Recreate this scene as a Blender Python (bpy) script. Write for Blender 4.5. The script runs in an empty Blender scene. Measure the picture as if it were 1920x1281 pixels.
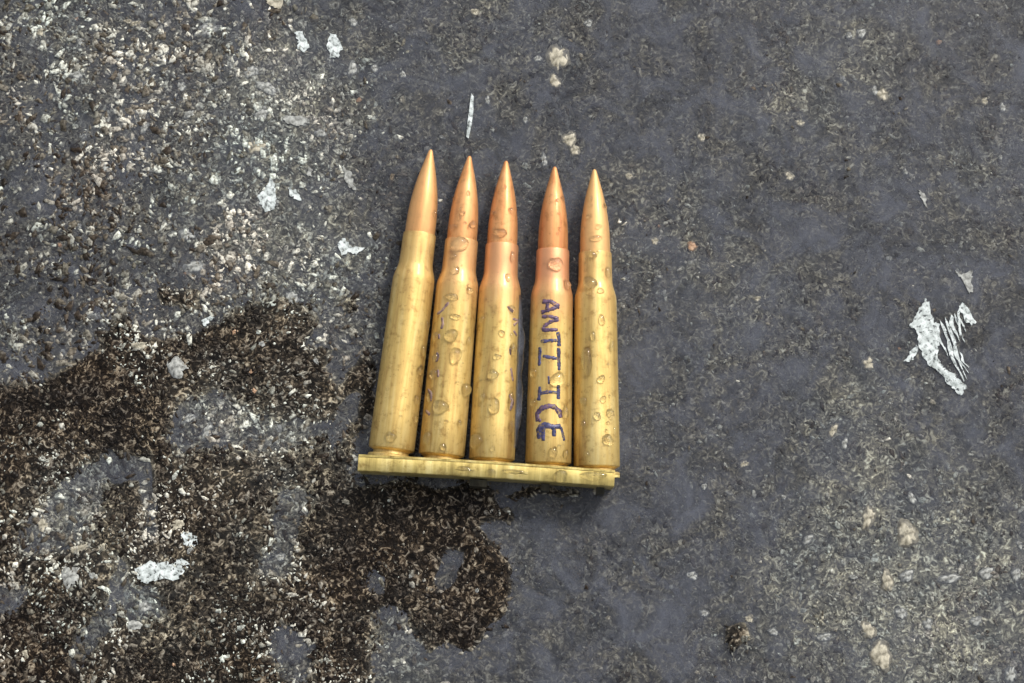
import bpy, math, random
import numpy as np
from mathutils import Vector, Matrix

# ------------------------------------------------------------------ camera, sky, sun, exposure
S = bpy.context.scene
C = S.collection
MM = 0.001
TILT = math.radians(8.0)
DIST = 0.46
HALF_W = 0.1365                      # half the width of ground seen at the centre
TANH = HALF_W / DIST

cam_d = bpy.data.cameras.new('camera')
cam = bpy.data.objects.new('camera', cam_d)
C.objects.link(cam)
cam.location = (0, -DIST * math.sin(TILT), DIST * math.cos(TILT))
cam.rotation_euler = (TILT, 0, 0)
cam_d.sensor_width = 36.0
cam_d.lens = 18.0 / TANH
cam_d.clip_start = 0.005
cam_d.clip_end = 100
S.camera = cam

SUN_EL = math.radians(45)
SUN_AZ = math.radians(38)            # compass angle from +Y towards +X: upper right of the picture
W = bpy.data.worlds.new('World')
S.world = W
W.use_nodes = True
nt = W.node_tree
nt.nodes.clear()
sky = nt.nodes.new('ShaderNodeTexSky')
sky.sky_type = 'NISHITA'
sky.sun_disc = False
sky.sun_elevation = SUN_EL
sky.sun_rotation = SUN_AZ
sky.dust_density = 4.0
hs = nt.nodes.new('ShaderNodeHueSaturation')
hs.inputs['Saturation'].default_value = 0.34   # overcast: the blue is mostly greyed out
bgn = nt.nodes.new('ShaderNodeBackground')
bgn.inputs['Strength'].default_value = 0.12
wo = nt.nodes.new('ShaderNodeOutputWorld')
nt.links.new(sky.outputs[0], hs.inputs['Color'])
nt.links.new(hs.outputs[0], bgn.inputs['Color'])
nt.links.new(bgn.outputs[0], wo.inputs['Surface'])

sun_d = bpy.data.lights.new('sun', 'SUN')
sun_d.energy = 1.45
sun_d.angle = math.radians(10)
sun_d.color = (1.0, 0.95, 0.87)
sun = bpy.data.objects.new('sun', sun_d)
C.objects.link(sun)
sv = Vector((math.sin(SUN_AZ) * math.cos(SUN_EL), math.cos(SUN_AZ) * math.cos(SUN_EL), math.sin(SUN_EL)))
sun.rotation_euler = sv.to_track_quat('Z', 'Y').to_euler()
sun.location = sv * 2

S.view_settings.view_transform = 'Standard'
S.view_settings.look = 'None'
S.view_settings.gamma = 1
S.view_settings.exposure = 0.6

# ------------------------------------------------------------------ helpers
rng = np.random.default_rng(7)
random.seed(5)
camP = np.array(cam.location)
FWD = np.array([0, math.sin(TILT), -math.cos(TILT)])
UPV = np.array([0, math.cos(TILT), math.sin(TILT)])
RGT = np.array([1.0, 0, 0])


def at(x, y, z=0.0):
    """point of the place at height z (m) seen at photo position x, y (1920 x 1281)"""
    d = FWD + (x - 960) / 960 * TANH * RGT + (640.5 - y) / 960 * TANH * UPV
    k = (z - camP[2]) / d[2]
    return camP + d * k


def tag(o, label=None, cat=None, group=None, kind=None):
    if label: o['label'] = label
    if cat: o['category'] = cat
    if group: o['group'] = group
    if kind: o['kind'] = kind
    return o


def mesh_obj(name, verts, faces, mat, parent=None, smooth=True):
    me = bpy.data.meshes.new(name)
    me.from_pydata([tuple(map(float, v)) for v in verts], [], faces)
    me.validate()
    if smooth:
        me.polygons.foreach_set('use_smooth', [True] * len(me.polygons))
    if mat: me.materials.append(mat)
    o = bpy.data.objects.new(name, me)
    C.objects.link(o)
    if parent: o.parent = parent
    return o


def mesh_np(name, V, F, mat, parent=None, smooth=False):
    """V (n,3), F (m,k) arrays"""
    me = bpy.data.meshes.new(name)
    k = F.shape[1]
    me.vertices.add(len(V)); me.vertices.foreach_set('co', V.astype(np.float32).ravel())
    me.loops.add(F.size); me.loops.foreach_set('vertex_index', F.astype(np.int32).ravel())
    me.polygons.add(len(F))
    me.polygons.foreach_set('loop_start', np.arange(0, F.size, k, dtype=np.int32))
    me.polygons.foreach_set('loop_total', np.full(len(F), k, dtype=np.int32))
    me.update(calc_edges=True)
    if smooth:
        me.polygons.foreach_set('use_smooth', np.ones(len(F), dtype=bool))
    me.materials.append(mat)
    o = bpy.data.objects.new(name, me)
    C.objects.link(o)
    if parent: o.parent = parent
    return o


def hash2(ix, iy, seed):
    h = (ix.astype(np.int64) * 374761393 + iy.astype(np.int64) * 668265263 + seed * 1442695041) & 0xFFFFFFFF
    h = ((h ^ (h >> 13)) * 1274126177) & 0xFFFFFFFF
    h = ((h ^ (h >> 16)) * 2246822519) & 0xFFFFFFFF
    h = h ^ (h >> 15)
    return (h & 0xFFFFFF) / float(0xFFFFFF)


def vnoise(x, y, size, seed):
    x = x / size; y = y / size
    ix = np.floor(x); iy = np.floor(y)
    fx = x - ix; fy = y - iy
    fx = fx * fx * (3 - 2 * fx); fy = fy * fy * (3 - 2 * fy)
    a = hash2(ix, iy, seed); b = hash2(ix + 1, iy, seed)
    c = hash2(ix, iy + 1, seed); d = hash2(ix + 1, iy + 1, seed)
    return (a * (1 - fx) + b * fx) * (1 - fy) + (c * (1 - fx) + d * fx) * fy


def fbm(x, y, size, seed, octv=3, gain=0.55):
    t = 0; a = 1; s = 0
    for i in range(octv):
        t = t + a * vnoise(x + 13.7 * i * size, y - 7.1 * i * size, size, seed + i)
        s += a; a *= gain; size *= 0.5
    return t / s


# ------------------------------------------------------------------ materials
def new_mat(name):
    m = bpy.data.materials.new(name)
    m.use_nodes = True
    t = m.node_tree
    t.nodes.clear()
    out = t.nodes.new('ShaderNodeOutputMaterial')
    return m, t, out


def nd(t, kind, **kw):
    n = t.nodes.new(kind)
    for k, v in kw.items():
        if k.startswith('i_'):
            n.inputs[k[2:].replace('_', ' ')].default_value = v
        else:
            setattr(n, k, v)
    return n


def ramp(t, stops, interp='LINEAR'):
    r = t.nodes.new('ShaderNodeValToRGB')
    cr = r.color_ramp
    cr.interpolation = interp
    while len(cr.elements) > 1: cr.elements.remove(cr.elements[-1])
    cr.elements[0].position = stops[0][0]; cr.elements[0].color = (*stops[0][1], 1)
    for p, c in stops[1:]:
        e = cr.elements.new(p); e.color = (*c, 1)
    return r


def mixc(t, fac, a, b, blend='MIX'):
    n = t.nodes.new('ShaderNodeMix')
    n.data_type = 'RGBA'; n.blend_type = blend
    for s, v in ((0, fac), (6, a), (7, b)):
        if isinstance(v, bpy.types.NodeSocket): t.links.new(v, n.inputs[s])
        else: n.inputs[s].default_value = v if s == 0 else (*v, 1)
    return n.outputs[2]


def coord_mm(t, which='Object'):
    tc = nd(t, 'ShaderNodeTexCoord')
    mp = nd(t, 'ShaderNodeMapping')
    mp.inputs['Scale'].default_value = (1000, 1000, 1000)
    t.links.new(tc.outputs[which], mp.inputs['Vector'])
    return mp.outputs[0]


def noise(t, vec, scale, detail=3, rough=0.55, dist=0.0):
    n = nd(t, 'ShaderNodeTexNoise')
    n.inputs['Scale'].default_value = scale
    n.inputs['Detail'].default_value = detail
    n.inputs['Roughness'].default_value = rough
    n.inputs['Distortion'].default_value = dist
    t.links.new(vec, n.inputs['Vector'])
    return n.outputs['Fac']


# wet tar and grit between the grains
M_ground, t, out = new_mat('wet_asphalt')
v = coord_mm(t)
n1 = noise(t, v, 0.55, 5, 0.62, 1.4)
r1 = ramp(t, [(0.36, (0.003, 0.0022, 0.0018)), (0.49, (0.010, 0.007, 0.005)), (0.555, (0.05, 0.037, 0.026)),
              (0.61, (0.17, 0.14, 0.11)), (0.72, (0.34, 0.31, 0.25))])
t.links.new(n1, r1.inputs[0])
rs = ramp(t, [(0.34, (0.022, 0.022, 0.023)), (0.46, (0.066, 0.064, 0.061)), (0.54, (0.125, 0.119, 0.101)),
              (0.60, (0.25, 0.24, 0.205)), (0.70, (0.48, 0.48, 0.43))])
t.links.new(n1, rs.inputs[0])
sil = nd(t, 'ShaderNodeAttribute', attribute_name='silt')
base = mixc(t, sil.outputs['Fac'], r1.outputs[0], rs.outputs[0])
pal = nd(t, 'ShaderNodeAttribute', attribute_name='pale')
pm = nd(t, 'ShaderNodeMath', operation='MULTIPLY'); pm.inputs[1].default_value = 0.7
t.links.new(pal.outputs['Fac'], pm.inputs[0])
base = mixc(t, pm.outputs[0], base, mixc(t, 1.0, rs.outputs[0], (3.0, 3.1, 3.05), 'MULTIPLY'))
n2 = noise(t, v, 0.10, 4, 0.6)
r2 = ramp(t, [(0.36, (0.62, 0.65, 0.68)), (0.64, (1.32, 1.27, 1.12))])
t.links.new(n2, r2.inputs[0])
colr = mixc(t, 1.0, base, r2.outputs[0], 'MULTIPLY')
b = nd(t, 'ShaderNodeBsdfPrincipled')
b.inputs['Roughness'].default_value = 0.5
b.inputs['Specular IOR Level'].default_value = 0.1
t.links.new(colr, b.inputs['Base Color'])
n3 = noise(t, v, 1.6, 4, 0.6)
bp = nd(t, 'ShaderNodeBump'); bp.inputs['Strength'].default_value = 0.6; bp.inputs['Distance'].default_value = 0.0003
t.links.new(n3, bp.inputs['Height']); t.links.new(bp.outputs[0], b.inputs['Normal'])
t.links.new(b.outputs[0], out.inputs[0])

# grains of stone set in the tar
M_grain, t, out = new_mat('aggregate_grain')
at_ = nd(t, 'ShaderNodeAttribute', attribute_name='tone')
r1 = ramp(t, [(0.0, (0.010, 0.007, 0.005)), (0.25, (0.043, 0.032, 0.024)), (0.45, (0.112, 0.096, 0.076)),
              (0.65, (0.195, 0.185, 0.162)), (0.85, (0.345, 0.338, 0.31)), (1.0, (0.60, 0.60, 0.55))])
t.links.new(at_.outputs['Fac'], r1.inputs[0])
v = coord_mm(t)
n2 = noise(t, v, 1.3, 3, 0.6)
r2 = ramp(t, [(0.36, (0.28, 0.26, 0.25)), (0.50, (0.9, 0.88, 0.86)), (0.66, (1.5, 1.5, 1.48))])
t.links.new(n2, r2.inputs[0])
colr = mixc(t, 1.0, r1.outputs[0], r2.outputs[0], 'MULTIPLY')
n4 = noise(t, v, 0.035, 2)
r4 = ramp(t, [(0.38, (1.0, 0.96, 0.9)), (0.62, (0.92, 1.0, 0.98))])
t.links.new(n4, r4.inputs[0])
colr = mixc(t, 1.0, colr, r4.outputs[0], 'MULTIPLY')
b = nd(t, 'ShaderNodeBsdfPrincipled')
b.inputs['Roughness'].default_value = 0.4
b.inputs['Specular IOR Level'].default_value = 0.15
t.links.new(colr, b.inputs['Base Color'])
bp = nd(t, 'ShaderNodeBump'); bp.inputs['Strength'].default_value = 0.5; bp.inputs['Distance'].default_value = 0.0002
t.links.new(n2, bp.inputs['Height']); t.links.new(bp.outputs[0], b.inputs['Normal'])
t.links.new(b.outputs[0], out.inputs[0])

# thin rain water; the sky's grey-blue reflection is painted in as a diffuse veil
M_water, t, out = new_mat('sky_veil_water')
v = coord_mm(t)
n1 = noise(t, v, 0.085, 8, 0.72, 0.7)
r1 = ramp(t, [(0.36, (0.08,) * 3), (0.47, (0.22,) * 3), (0.57, (0.45,) * 3), (0.68, (0.70,) * 3)])
t.links.new(n1, r1.inputs[0])
tr = nd(t, 'ShaderNodeBsdfTransparent')
tr.inputs[0].default_value = (0.97, 0.98, 1.0, 1)
df = nd(t, 'ShaderNodeBsdfDiffuse')
df.inputs[0].default_value = (0.112, 0.121, 0.147, 1)
mx = nd(t, 'ShaderNodeMixShader')
veil_fac = nd(t, 'ShaderNodeAttribute', attribute_name='sky_veil')
mm_ = nd(t, 'ShaderNodeMath', operation='MULTIPLY')
t.links.new(r1.outputs[0], mm_.inputs[0]); t.links.new(veil_fac.outputs['Fac'], mm_.inputs[1])
t.links.new(mm_.outputs[0], mx.inputs[0]); t.links.new(tr.outputs[0], mx.inputs[1]); t.links.new(df.outputs[0], mx.inputs[2])
gl = nd(t, 'ShaderNodeBsdfGlossy'); gl.inputs['Roughness'].default_value = 0.12
fr = nd(t, 'ShaderNodeFresnel'); fr.inputs['IOR'].default_value = 1.36
mx2 = nd(t, 'ShaderNodeMixShader')
t.links.new(fr.outputs[0], mx2.inputs[0]); t.links.new(mx.outputs[0], mx2.inputs[1]); t.links.new(gl.outputs[0], mx2.inputs[2])
n3 = noise(t, v, 0.5, 3, 0.6)
bp = nd(t, 'ShaderNodeBump'); bp.inputs['Strength'].default_value = 0.12; bp.inputs['Distance'].default_value = 0.0003
t.links.new(n3, bp.inputs['Height']); t.links.new(bp.outputs[0], gl.inputs['Normal'])
t.links.new(mx2.outputs[0], out.inputs[0])

M_drop, t, out = new_mat('clear_water')
g = nd(t, 'ShaderNodeBsdfGlass'); g.inputs['IOR'].default_value = 1.33; g.inputs['Roughness'].default_value = 0.0
g.inputs['Color'].default_value = (0.98, 0.98, 0.97, 1)
t.links.new(g.outputs[0], out.inputs[0])


def metal(name, c_dark, c_mid, c_light, tint=None, rough=0.36, metallic=0.9):
    m, t, out = new_mat(name)
    tc = nd(t, 'ShaderNodeTexCoord')
    mp = nd(t, 'ShaderNodeMapping'); mp.inputs['Scale'].default_value = (1000, 70, 1000)
    t.links.new(tc.outputs['Object'], mp.inputs['Vector'])
    oi = nd(t, 'ShaderNodeObjectInfo')
    add = nd(t, 'ShaderNodeVectorMath', operation='ADD')
    sc = nd(t, 'ShaderNodeVectorMath', operation='SCALE'); sc.inputs['Scale'].default_value = 50
    cx = nd(t, 'ShaderNodeCombineXYZ')
    for k in range(3): t.links.new(oi.outputs['Random'], cx.inputs[k])
    t.links.new(cx.outputs[0], sc.inputs[0])
    t.links.new(mp.outputs[0], add.inputs[0]); t.links.new(sc.outputs[0], add.inputs[1])
    n1 = noise(t, add.outputs[0], 0.45, 5, 0.6, 0.4)          # streaks along the case
    r1 = ramp(t, [(0.28, c_dark), (0.5, c_mid), (0.72, c_light)])
    t.links.new(n1, r1.inputs[0])
    v2 = coord_mm(t)
    n2 = noise(t, v2, 0.42, 6, 0.7)                            # tarnish blotches
    r2 = ramp(t, [(0.32, (0.52, 0.42, 0.32)), (0.46, (0.97, 0.95, 0.91)), (0.72, (1.08, 1.10, 1.08))])
    t.links.new(n2, r2.inputs[0])
    col = mixc(t, 0.72, r1.outputs[0], r2.outputs[0], 'MULTIPLY')
    n5 = noise(t, v2, 1.5, 3, 0.6)                             # small dark specks
    r5 = ramp(t, [(0.27, (0.3, 0.25, 0.2)), (0.33, (1, 1, 1))])
    t.links.new(n5, r5.inputs[0])
    col = mixc(t, 0.7, col, r5.outputs[0], 'MULTIPLY')
    if tint:                                                   # heat tint of the neck, strength set per cartridge
        sep = nd(t, 'ShaderNodeSeparateXYZ'); t.links.new(v2, sep.inputs[0])
        n6 = noise(t, v2, 0.25, 3)
        ma = nd(t, 'ShaderNodeMath', operation='MULTIPLY_ADD'); ma.inputs[1].default_value = 9.0
        t.links.new(n6, ma.inputs[0]); t.links.new(sep.outputs[1], ma.inputs[2])
        mr = nd(t, 'ShaderNodeMapRange'); mr.inputs['From Min'].default_value = 43; mr.inputs['From Max'].default_value = 59
        t.links.new(ma.outputs[0], mr.inputs['Value'])
        oa = nd(t, 'ShaderNodeAttribute', attribute_name='neck_tint'); oa.attribute_type = 'OBJECT'
        mu = nd(t, 'ShaderNodeMath', operation='MULTIPLY')
        t.links.new(mr.outputs[0], mu.inputs[0]); t.links.new(oa.outputs['Fac'], mu.inputs[1])
        col = mixc(t, mu.outputs[0], col, tint)
    b = nd(t, 'ShaderNodeBsdfPrincipled')
    b.inputs['Metallic'].default_value = metallic
    t.links.new(col, b.inputs['Base Color'])
    rr = nd(t, 'ShaderNodeMapRange'); rr.inputs['To Min'].default_value = rough - 0.08; rr.inputs['To Max'].default_value = rough + 0.14
    t.links.new(n2, rr.inputs['Value']); t.links.new(rr.outputs[0], b.inputs['Roughness'])
    b.inputs['Coat Weight'].default_value = 0.3; b.inputs['Coat IOR'].default_value = 1.33; b.inputs['Coat Roughness'].default_value = 0.12
    bp = nd(t, 'ShaderNodeBump'); bp.inputs['Strength'].default_value = 0.3; bp.inputs['Distance'].default_value = 0.0002
    t.links.new(n2, bp.inputs['Height']); t.links.new(bp.outputs[0], b.inputs['Normal'])
    t.links.new(b.outputs[0], out.inputs[0])
    return m


M_brass = metal('wet_brass', (0.42, 0.26, 0.085), (0.62, 0.44, 0.15), (0.73, 0.585, 0.26), tint=(0.66, 0.32, 0.165), rough=0.50, metallic=0.66)
M_copper = metal('copper_jacket', (0.44, 0.165, 0.06), (0.62, 0.285, 0.11), (0.70, 0.38, 0.17), tint=(0.72, 0.46, 0.19), rough=0.54, metallic=0.62)
M_clip = metal('clip_brass', (0.28, 0.21, 0.07), (0.60, 0.475, 0.17), (0.78, 0.66, 0.30), rough=0.45)
M_steel = metal('dark_spring_metal', (0.02, 0.02, 0.015), (0.05, 0.045, 0.03), (0.1, 0.09, 0.06), rough=0.5)


def plain(name, c1, c2, scale, rough=0.6, spec=0.4, bump=0.3):
    m, t, out = new_mat(name)
    v = coord_mm(t)
    n = noise(t, v, scale, 4, 0.6)
    r = ramp(t, [(0.32, c1), (0.62, c2)])
    t.links.new(n, r.inputs[0])
    b = nd(t, 'ShaderNodeBsdfPrincipled')
    b.inputs['Roughness'].default_value = rough; b.inputs['Specular IOR Level'].default_value = spec
    t.links.new(r.outputs[0], b.inputs['Base Color'])
    bp = nd(t, 'ShaderNodeBump'); bp.inputs['Strength'].default_value = bump; bp.inputs['Distance'].default_value = 0.0003
    t.links.new(n, bp.inputs['Height']); t.links.new(bp.outputs[0], b.inputs['Normal'])
    t.links.new(b.outputs[0], out.inputs[0])
    return m


M_ink = plain('violet_marker_ink', (0.035, 0.022, 0.06), (0.16, 0.10, 0.16), 0.9, 0.35)
M_inkblue = plain('blue_marker_ink', (0.012, 0.02, 0.06), (0.08, 0.075, 0.16), 0.7, 0.3)
for m_ in (M_ink, M_inkblue):                                   # the pen skipped in places
    t = m_.node_tree
    n = noise(t, coord_mm(t), 1.1, 3, 0.6)
    mr = nd(t, 'ShaderNodeMapRange'); mr.inputs['From Min'].default_value = 0.34; mr.inputs['From Max'].default_value = 0.52
    mr.inputs['To Min'].default_value = 0.35
    t.links.new(n, mr.inputs['Value'])
    t.links.new(mr.outputs[0], [q for q in t.nodes if q.type == 'BSDF_PRINCIPLED'][0].inputs['Alpha'])
M_inkfaint = plain('faded_marker_ink', (0.13, 0.08, 0.10), (0.36, 0.24, 0.18), 0.8, 0.4)
M_white = plain('white_paint', (0.22, 0.25, 0.24), (0.70, 0.755, 0.74), 0.5, 0.5)
t = M_white.node_tree                                           # worn through: thin edges and small holes
v = coord_mm(t)
n = noise(t, v, 0.9, 4, 0.65)
ca_ = nd(t, 'ShaderNodeAttribute', attribute_name='core')
sm = nd(t, 'ShaderNodeMath', operation='MULTIPLY_ADD'); sm.inputs[1].default_value = 0.35
t.links.new(ca_.outputs['Fac'], sm.inputs[0]); t.links.new(n, sm.inputs[2])
mr = nd(t, 'ShaderNodeMapRange'); mr.inputs['From Min'].default_value = 0.36; mr.inputs['From Max'].default_value = 0.47
t.links.new(sm.outputs[0], mr.inputs['Value'])
pb = [q for q in t.nodes if q.type == 'BSDF_PRINCIPLED'][0]
t.links.new(mr.outputs[0], pb.inputs['Alpha'])
M_cream = plain('cream_stone', (0.08, 0.07, 0.045), (0.52, 0.48, 0.37), 0.6, 0.5)
M_orange = plain('orange_stone', (0.28, 0.15, 0.08), (0.5, 0.34, 0.22), 0.5, 0.5)
M_pale = plain('pale_stone', (0.06, 0.06, 0.055), (0.42, 0.43, 0.40), 0.75, 0.5)

# ------------------------------------------------------------------ ground: a real relief with the water level at z = 0
# places standing clear of the water, and wet patches inside them (photo positions, projected on the ground)
DRY = [
    [(-400, 760), (0, 732), (70, 716), (140, 690), (205, 655), (178, 622), (230, 596), (262, 618), (300, 652), (345, 640),
     (400, 600), (470, 572), (530, 566), (590, 588), (585, 622), (545, 640), (615, 655), (600, 702), (632, 735),
     (648, 700), (682, 660), (700, 690), (712, 760), (668, 830), (660, 905), (745, 912), (860, 918), (905, 930), (965, 958), (975, 967),
     (915, 978), (898, 992), (930, 1020), (952, 1050), (957, 1090), (945, 1135), (930, 1165), (905, 1195), (880, 1225), (862, 1228),
     (850, 1205), (822, 1210), (800, 1230), (780, 1180), (752, 1145), (725, 1130), (705, 1165), (700, 1281), (690, 1420), (-400, 1500)],
    [(293, 528), (345, 530), (340, 560), (300, 566)], [(345, 545), (372, 540), (368, 585), (340, 580)],
    [(1356, 1070), (1372, 1072), (1378, 1096), (1360, 1092)], [(1530, 1112), (1540, 1112), (1542, 1172), (1530, 1172)],
    [(1362, 1172), (1400, 1170), (1404, 1205), (1366, 1228)], [(640, 565), (668, 562), (672, 582), (648, 588)],
    [(700, 905), (1150, 918), (1138, 928), (960, 930), (720, 918)],
]
WET = [
    [(318, 770), (345, 742), (420, 735), (470, 770), (540, 786), (618, 790), (630, 815), (560, 838), (480, 850), (400, 838), (335, 858), (318, 820)],
    [(150, 880), (200, 856), (285, 858), (282, 905), (200, 905), (170, 1010), (120, 1035), (40, 1040), (30, 985), (90, 935)],
    [(262, 900), (283, 900), (285, 1012), (264, 1005)],
    [(820, 1055), (838, 1030), (862, 1034), (866, 1068), (846, 1100), (820, 1096)],
    [(210, 1030), (240, 1020), (232, 1110), (190, 1210), (150, 1260), (120, 1240), (165, 1170), (205, 1110)],
    [(515, 930), (550, 915), (590, 925), (580, 970), (556, 975), (552, 1060), (515, 1085), (480, 1060), (520, 1000)],
    [(0, 1085), (60, 1095), (40, 1140), (-20, 1150)],
    [(690, 1080), (712, 1075), (715, 1120), (695, 1118)],
    [(520, 1160), (580, 1200), (590, 1281), (545, 1290), (500, 1230)],
    [(630, 770), (668, 720), (676, 760), (645, 840), (618, 850)],
    [(215, 1090), (300, 1105), (310, 1150), (240, 1170)],
]


def in_poly(px, py, poly):
    inside = np.zeros(px.shape, bool)
    n = len(poly)
    for i in range(n):
        x1, y1 = poly[i]; x2, y2 = poly[(i + 1) % n]
        c = ((y1 > py) != (y2 > py)) & (px < (x2 - x1) * (py - y1) / ((y2 - y1) or 1e-9) + x1)
        inside ^= c
    return inside


# raster of the dry mask on a 1 mm grid of the ground, blurred a little
MX0, MX1, MY0, MY1, MST = -0.24, 0.24, -0.17, 0.17, 0.0007
gx = np.arange(MX0, MX1, MST); gy = np.arange(MY0, MY1, MST)
GX, GY = np.meshgrid(gx, gy)


def world_to_photo(X, Y, Z=0.0):
    dx = X - camP[0]; dy = Y - camP[1]; dz = Z - camP[2]
    f = dx * FWD[0] + dy * FWD[1] + dz * FWD[2]
    u = dx * UPV[0] + dy * UPV[1] + dz * UPV[2]
    return 960 + dx / f / TANH * 960, 640.5 - u / f / TANH * 960


PX, PY = world_to_photo(GX, GY)
jx = 44 * (fbm(GX, GY, 0.006, 3, 4, 0.75) - 0.5)
jy = 44 * (fbm(GX, GY, 0.006, 4, 4, 0.75) - 0.5)
dry = np.zeros(GX.shape)
for p in DRY: dry = np.maximum(dry, in_poly(PX + jx, PY + jy, p))
wet = np.zeros(GX.shape)
for p in WET: wet = np.maximum(wet, in_poly(PX + jx, PY + jy, p))
dry = np.where(wet > 0, 0, dry)
k = np.array([1, 2, 1]) / 4.0
for _ in range(5):
    q = np.pad(dry, 1, mode='edge')
    q = k[0] * q[:-2] + k[1] * q[1:-1] + k[2] * q[2:]
    dry = k[0] * q[:, :-2] + k[1] * q[:, 1:-1] + k[2] * q[:, 2:]
    q = np.pad(wet, 1, mode='edge')
    q = k[0] * q[:-2] + k[1] * q[1:-1] + k[2] * q[2:]
    wet = k[0] * q[:, :-2] + k[1] * q[:, 1:-1] + k[2] * q[:, 2:]


def dry_at(X, Y, dry=dry):
    fx = np.clip((X - MX0) / MST, 0, len(gx) - 1.001); fy = np.clip((Y - MY0) / MST, 0, len(gy) - 1.001)
    ix = fx.astype(int); iy = fy.astype(int); fx = fx - ix; fy = fy - iy
    d = (dry[iy, ix] * (1 - fx) + dry[iy, ix + 1] * fx) * (1 - fy) + (dry[iy + 1, ix] * (1 - fx) + dry[iy + 1, ix + 1] * fx) * fy
    return np.where((np.abs(X) > 0.24) | (np.abs(Y) > 0.17), 0.0, d)


def left_at(X, Y):
    """1 in the coarse, shallower left part, 0 in the deeper right part"""
    return np.clip(0.5 - (X + 0.035 + 0.05 * (fbm(X, Y, 0.05, 21) - 0.5) + 0.15 * Y) / 0.075, 0, 1)


PALE = [(560, 170, 130, 1.0), (500, 400, 150, .7), (620, 520, 110, .5), (160, 120, 200, .35), (1700, 1020, 170, 1.0), (1740, 1190, 190, 1.1), (1560, 140, 130, .5),
        (1900, 1080, 100, .8), (1600, 800, 110, .6), (1500, 1080, 140, .45), (1860, 330, 100, .4), (420, 800, 100, .6), (560, 860, 110, .7), (150, 960, 110, .7),
        (290, 1130, 110, .7), (500, 1040, 80, .6), (740, 1210, 70, .6), (1240, 420, 110, .3), (950, 60, 120, .4), (1420, 600, 130, .35)]


def pale_at(X, Y):
    """where pale lime dust and worn stone lighten the surface"""
    px, py = world_to_photo(X, Y)
    px = px + 90 * (fbm(X, Y, 0.012, 61) - 0.5); py = py + 90 * (fbm(X, Y, 0.012, 67) - 0.5)
    t_ = 0
    for (a, b_, r, w) in PALE: t_ = t_ + w * np.exp(-((px - a) ** 2 + (py - b_) ** 2) / (r * r))
    return np.clip(t_ * (0.45 + 1.1 * fbm(X, Y, 0.006, 71)), 0, 1.2)


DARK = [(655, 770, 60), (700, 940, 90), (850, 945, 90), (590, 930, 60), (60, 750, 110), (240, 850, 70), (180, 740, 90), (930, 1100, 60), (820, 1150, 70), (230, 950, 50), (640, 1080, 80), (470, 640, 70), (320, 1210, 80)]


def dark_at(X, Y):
    """spots where the grains of the dry part are darker"""
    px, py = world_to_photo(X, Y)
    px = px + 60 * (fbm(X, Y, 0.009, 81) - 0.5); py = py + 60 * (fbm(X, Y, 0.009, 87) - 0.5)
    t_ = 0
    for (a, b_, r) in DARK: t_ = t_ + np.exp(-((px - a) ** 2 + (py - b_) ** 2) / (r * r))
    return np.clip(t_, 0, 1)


def height(X, Y):
    d = dry_at(X, Y)
    base = -0.46 + 0.90 * d + 0.22 * left_at(X, Y) * (1 - d) - 0.13 * dry_at(X, Y, wet)
    rel = 0.35 * (fbm(X, Y, 0.010, 31) - 0.5) + (0.45 + 0.35 * d) * (fbm(X, Y, 0.0026, 41) - 0.5)
    return (base + rel) * MM


def axis_coords(lim, step, far):
    a = list(np.arange(0, lim, step))
    s = step
    while a[-1] < far:
        s *= 1.18
        a.append(a[-1] + s)
    a = np.array(a)
    return np.concatenate([-a[:0:-1], a])


ax = axis_coords(0.155, 0.00042, 3.0); ay = axis_coords(0.108, 0.00042, 3.0)
AX, AY = np.meshgrid(ax, ay)
H = height(AX, AY)
H = np.where((np.abs(AX) > 0.4) | (np.abs(AY) > 0.4), -0.0006, H)
V = np.stack([AX.ravel(), AY.ravel(), H.ravel()], 1)
ny, nx = AX.shape
I = np.arange(ny * nx).reshape(ny, nx)
F = np.stack([I[:-1, :-1].ravel(), I[:-1, 1:].ravel(), I[1:, 1:].ravel(), I[1:, :-1].ravel()], 1)
ground = mesh_np('ground', V, F, M_ground, smooth=True)
sa_ = ground.data.attributes.new('silt', 'FLOAT', 'POINT')
sa_.data.foreach_set('value', (1 - np.clip(dry_at(AX, AY) * 1.3, 0, 1)).astype(np.float32).ravel())
pa_ = ground.data.attributes.new('pale', 'FLOAT', 'POINT')
pa_.data.foreach_set('value', (pale_at(AX, AY) * (1 - 0.75 * np.clip(dry_at(AX, AY), 0, 1))).astype(np.float32).ravel())
tag(ground, kind='structure')

# still water: a level sheet, the ground rises through it where it is dry
wx = axis_coords(0.155, 0.004, 3.0); wy = axis_coords(0.108, 0.004, 3.0)
WX, WY = np.meshgrid(wx, wy)
ny, nx = WX.shape
I = np.arange(ny * nx).reshape(ny, nx)
F = np.stack([I[:-1, :-1].ravel(), I[:-1, 1:].ravel(), I[1:, 1:].ravel(), I[1:, :-1].ravel()], 1)
water = mesh_np('puddle_water', np.stack([WX.ravel(), WY.ravel(), np.zeros(WX.size)], 1), F, M_water, smooth=True)
mk = water.data.attributes.new('sky_veil', 'FLOAT', 'POINT')      # strength of the painted sky reflection, weaker on the left and over pale spots
mk.data.foreach_set('value', ((1 - 0.25 * left_at(WX, WY)) * (1 - 0.4 * np.clip(pale_at(WX, WY), 0, 1))).astype(np.float32).ravel())
tag(water, kind='structure')


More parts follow.
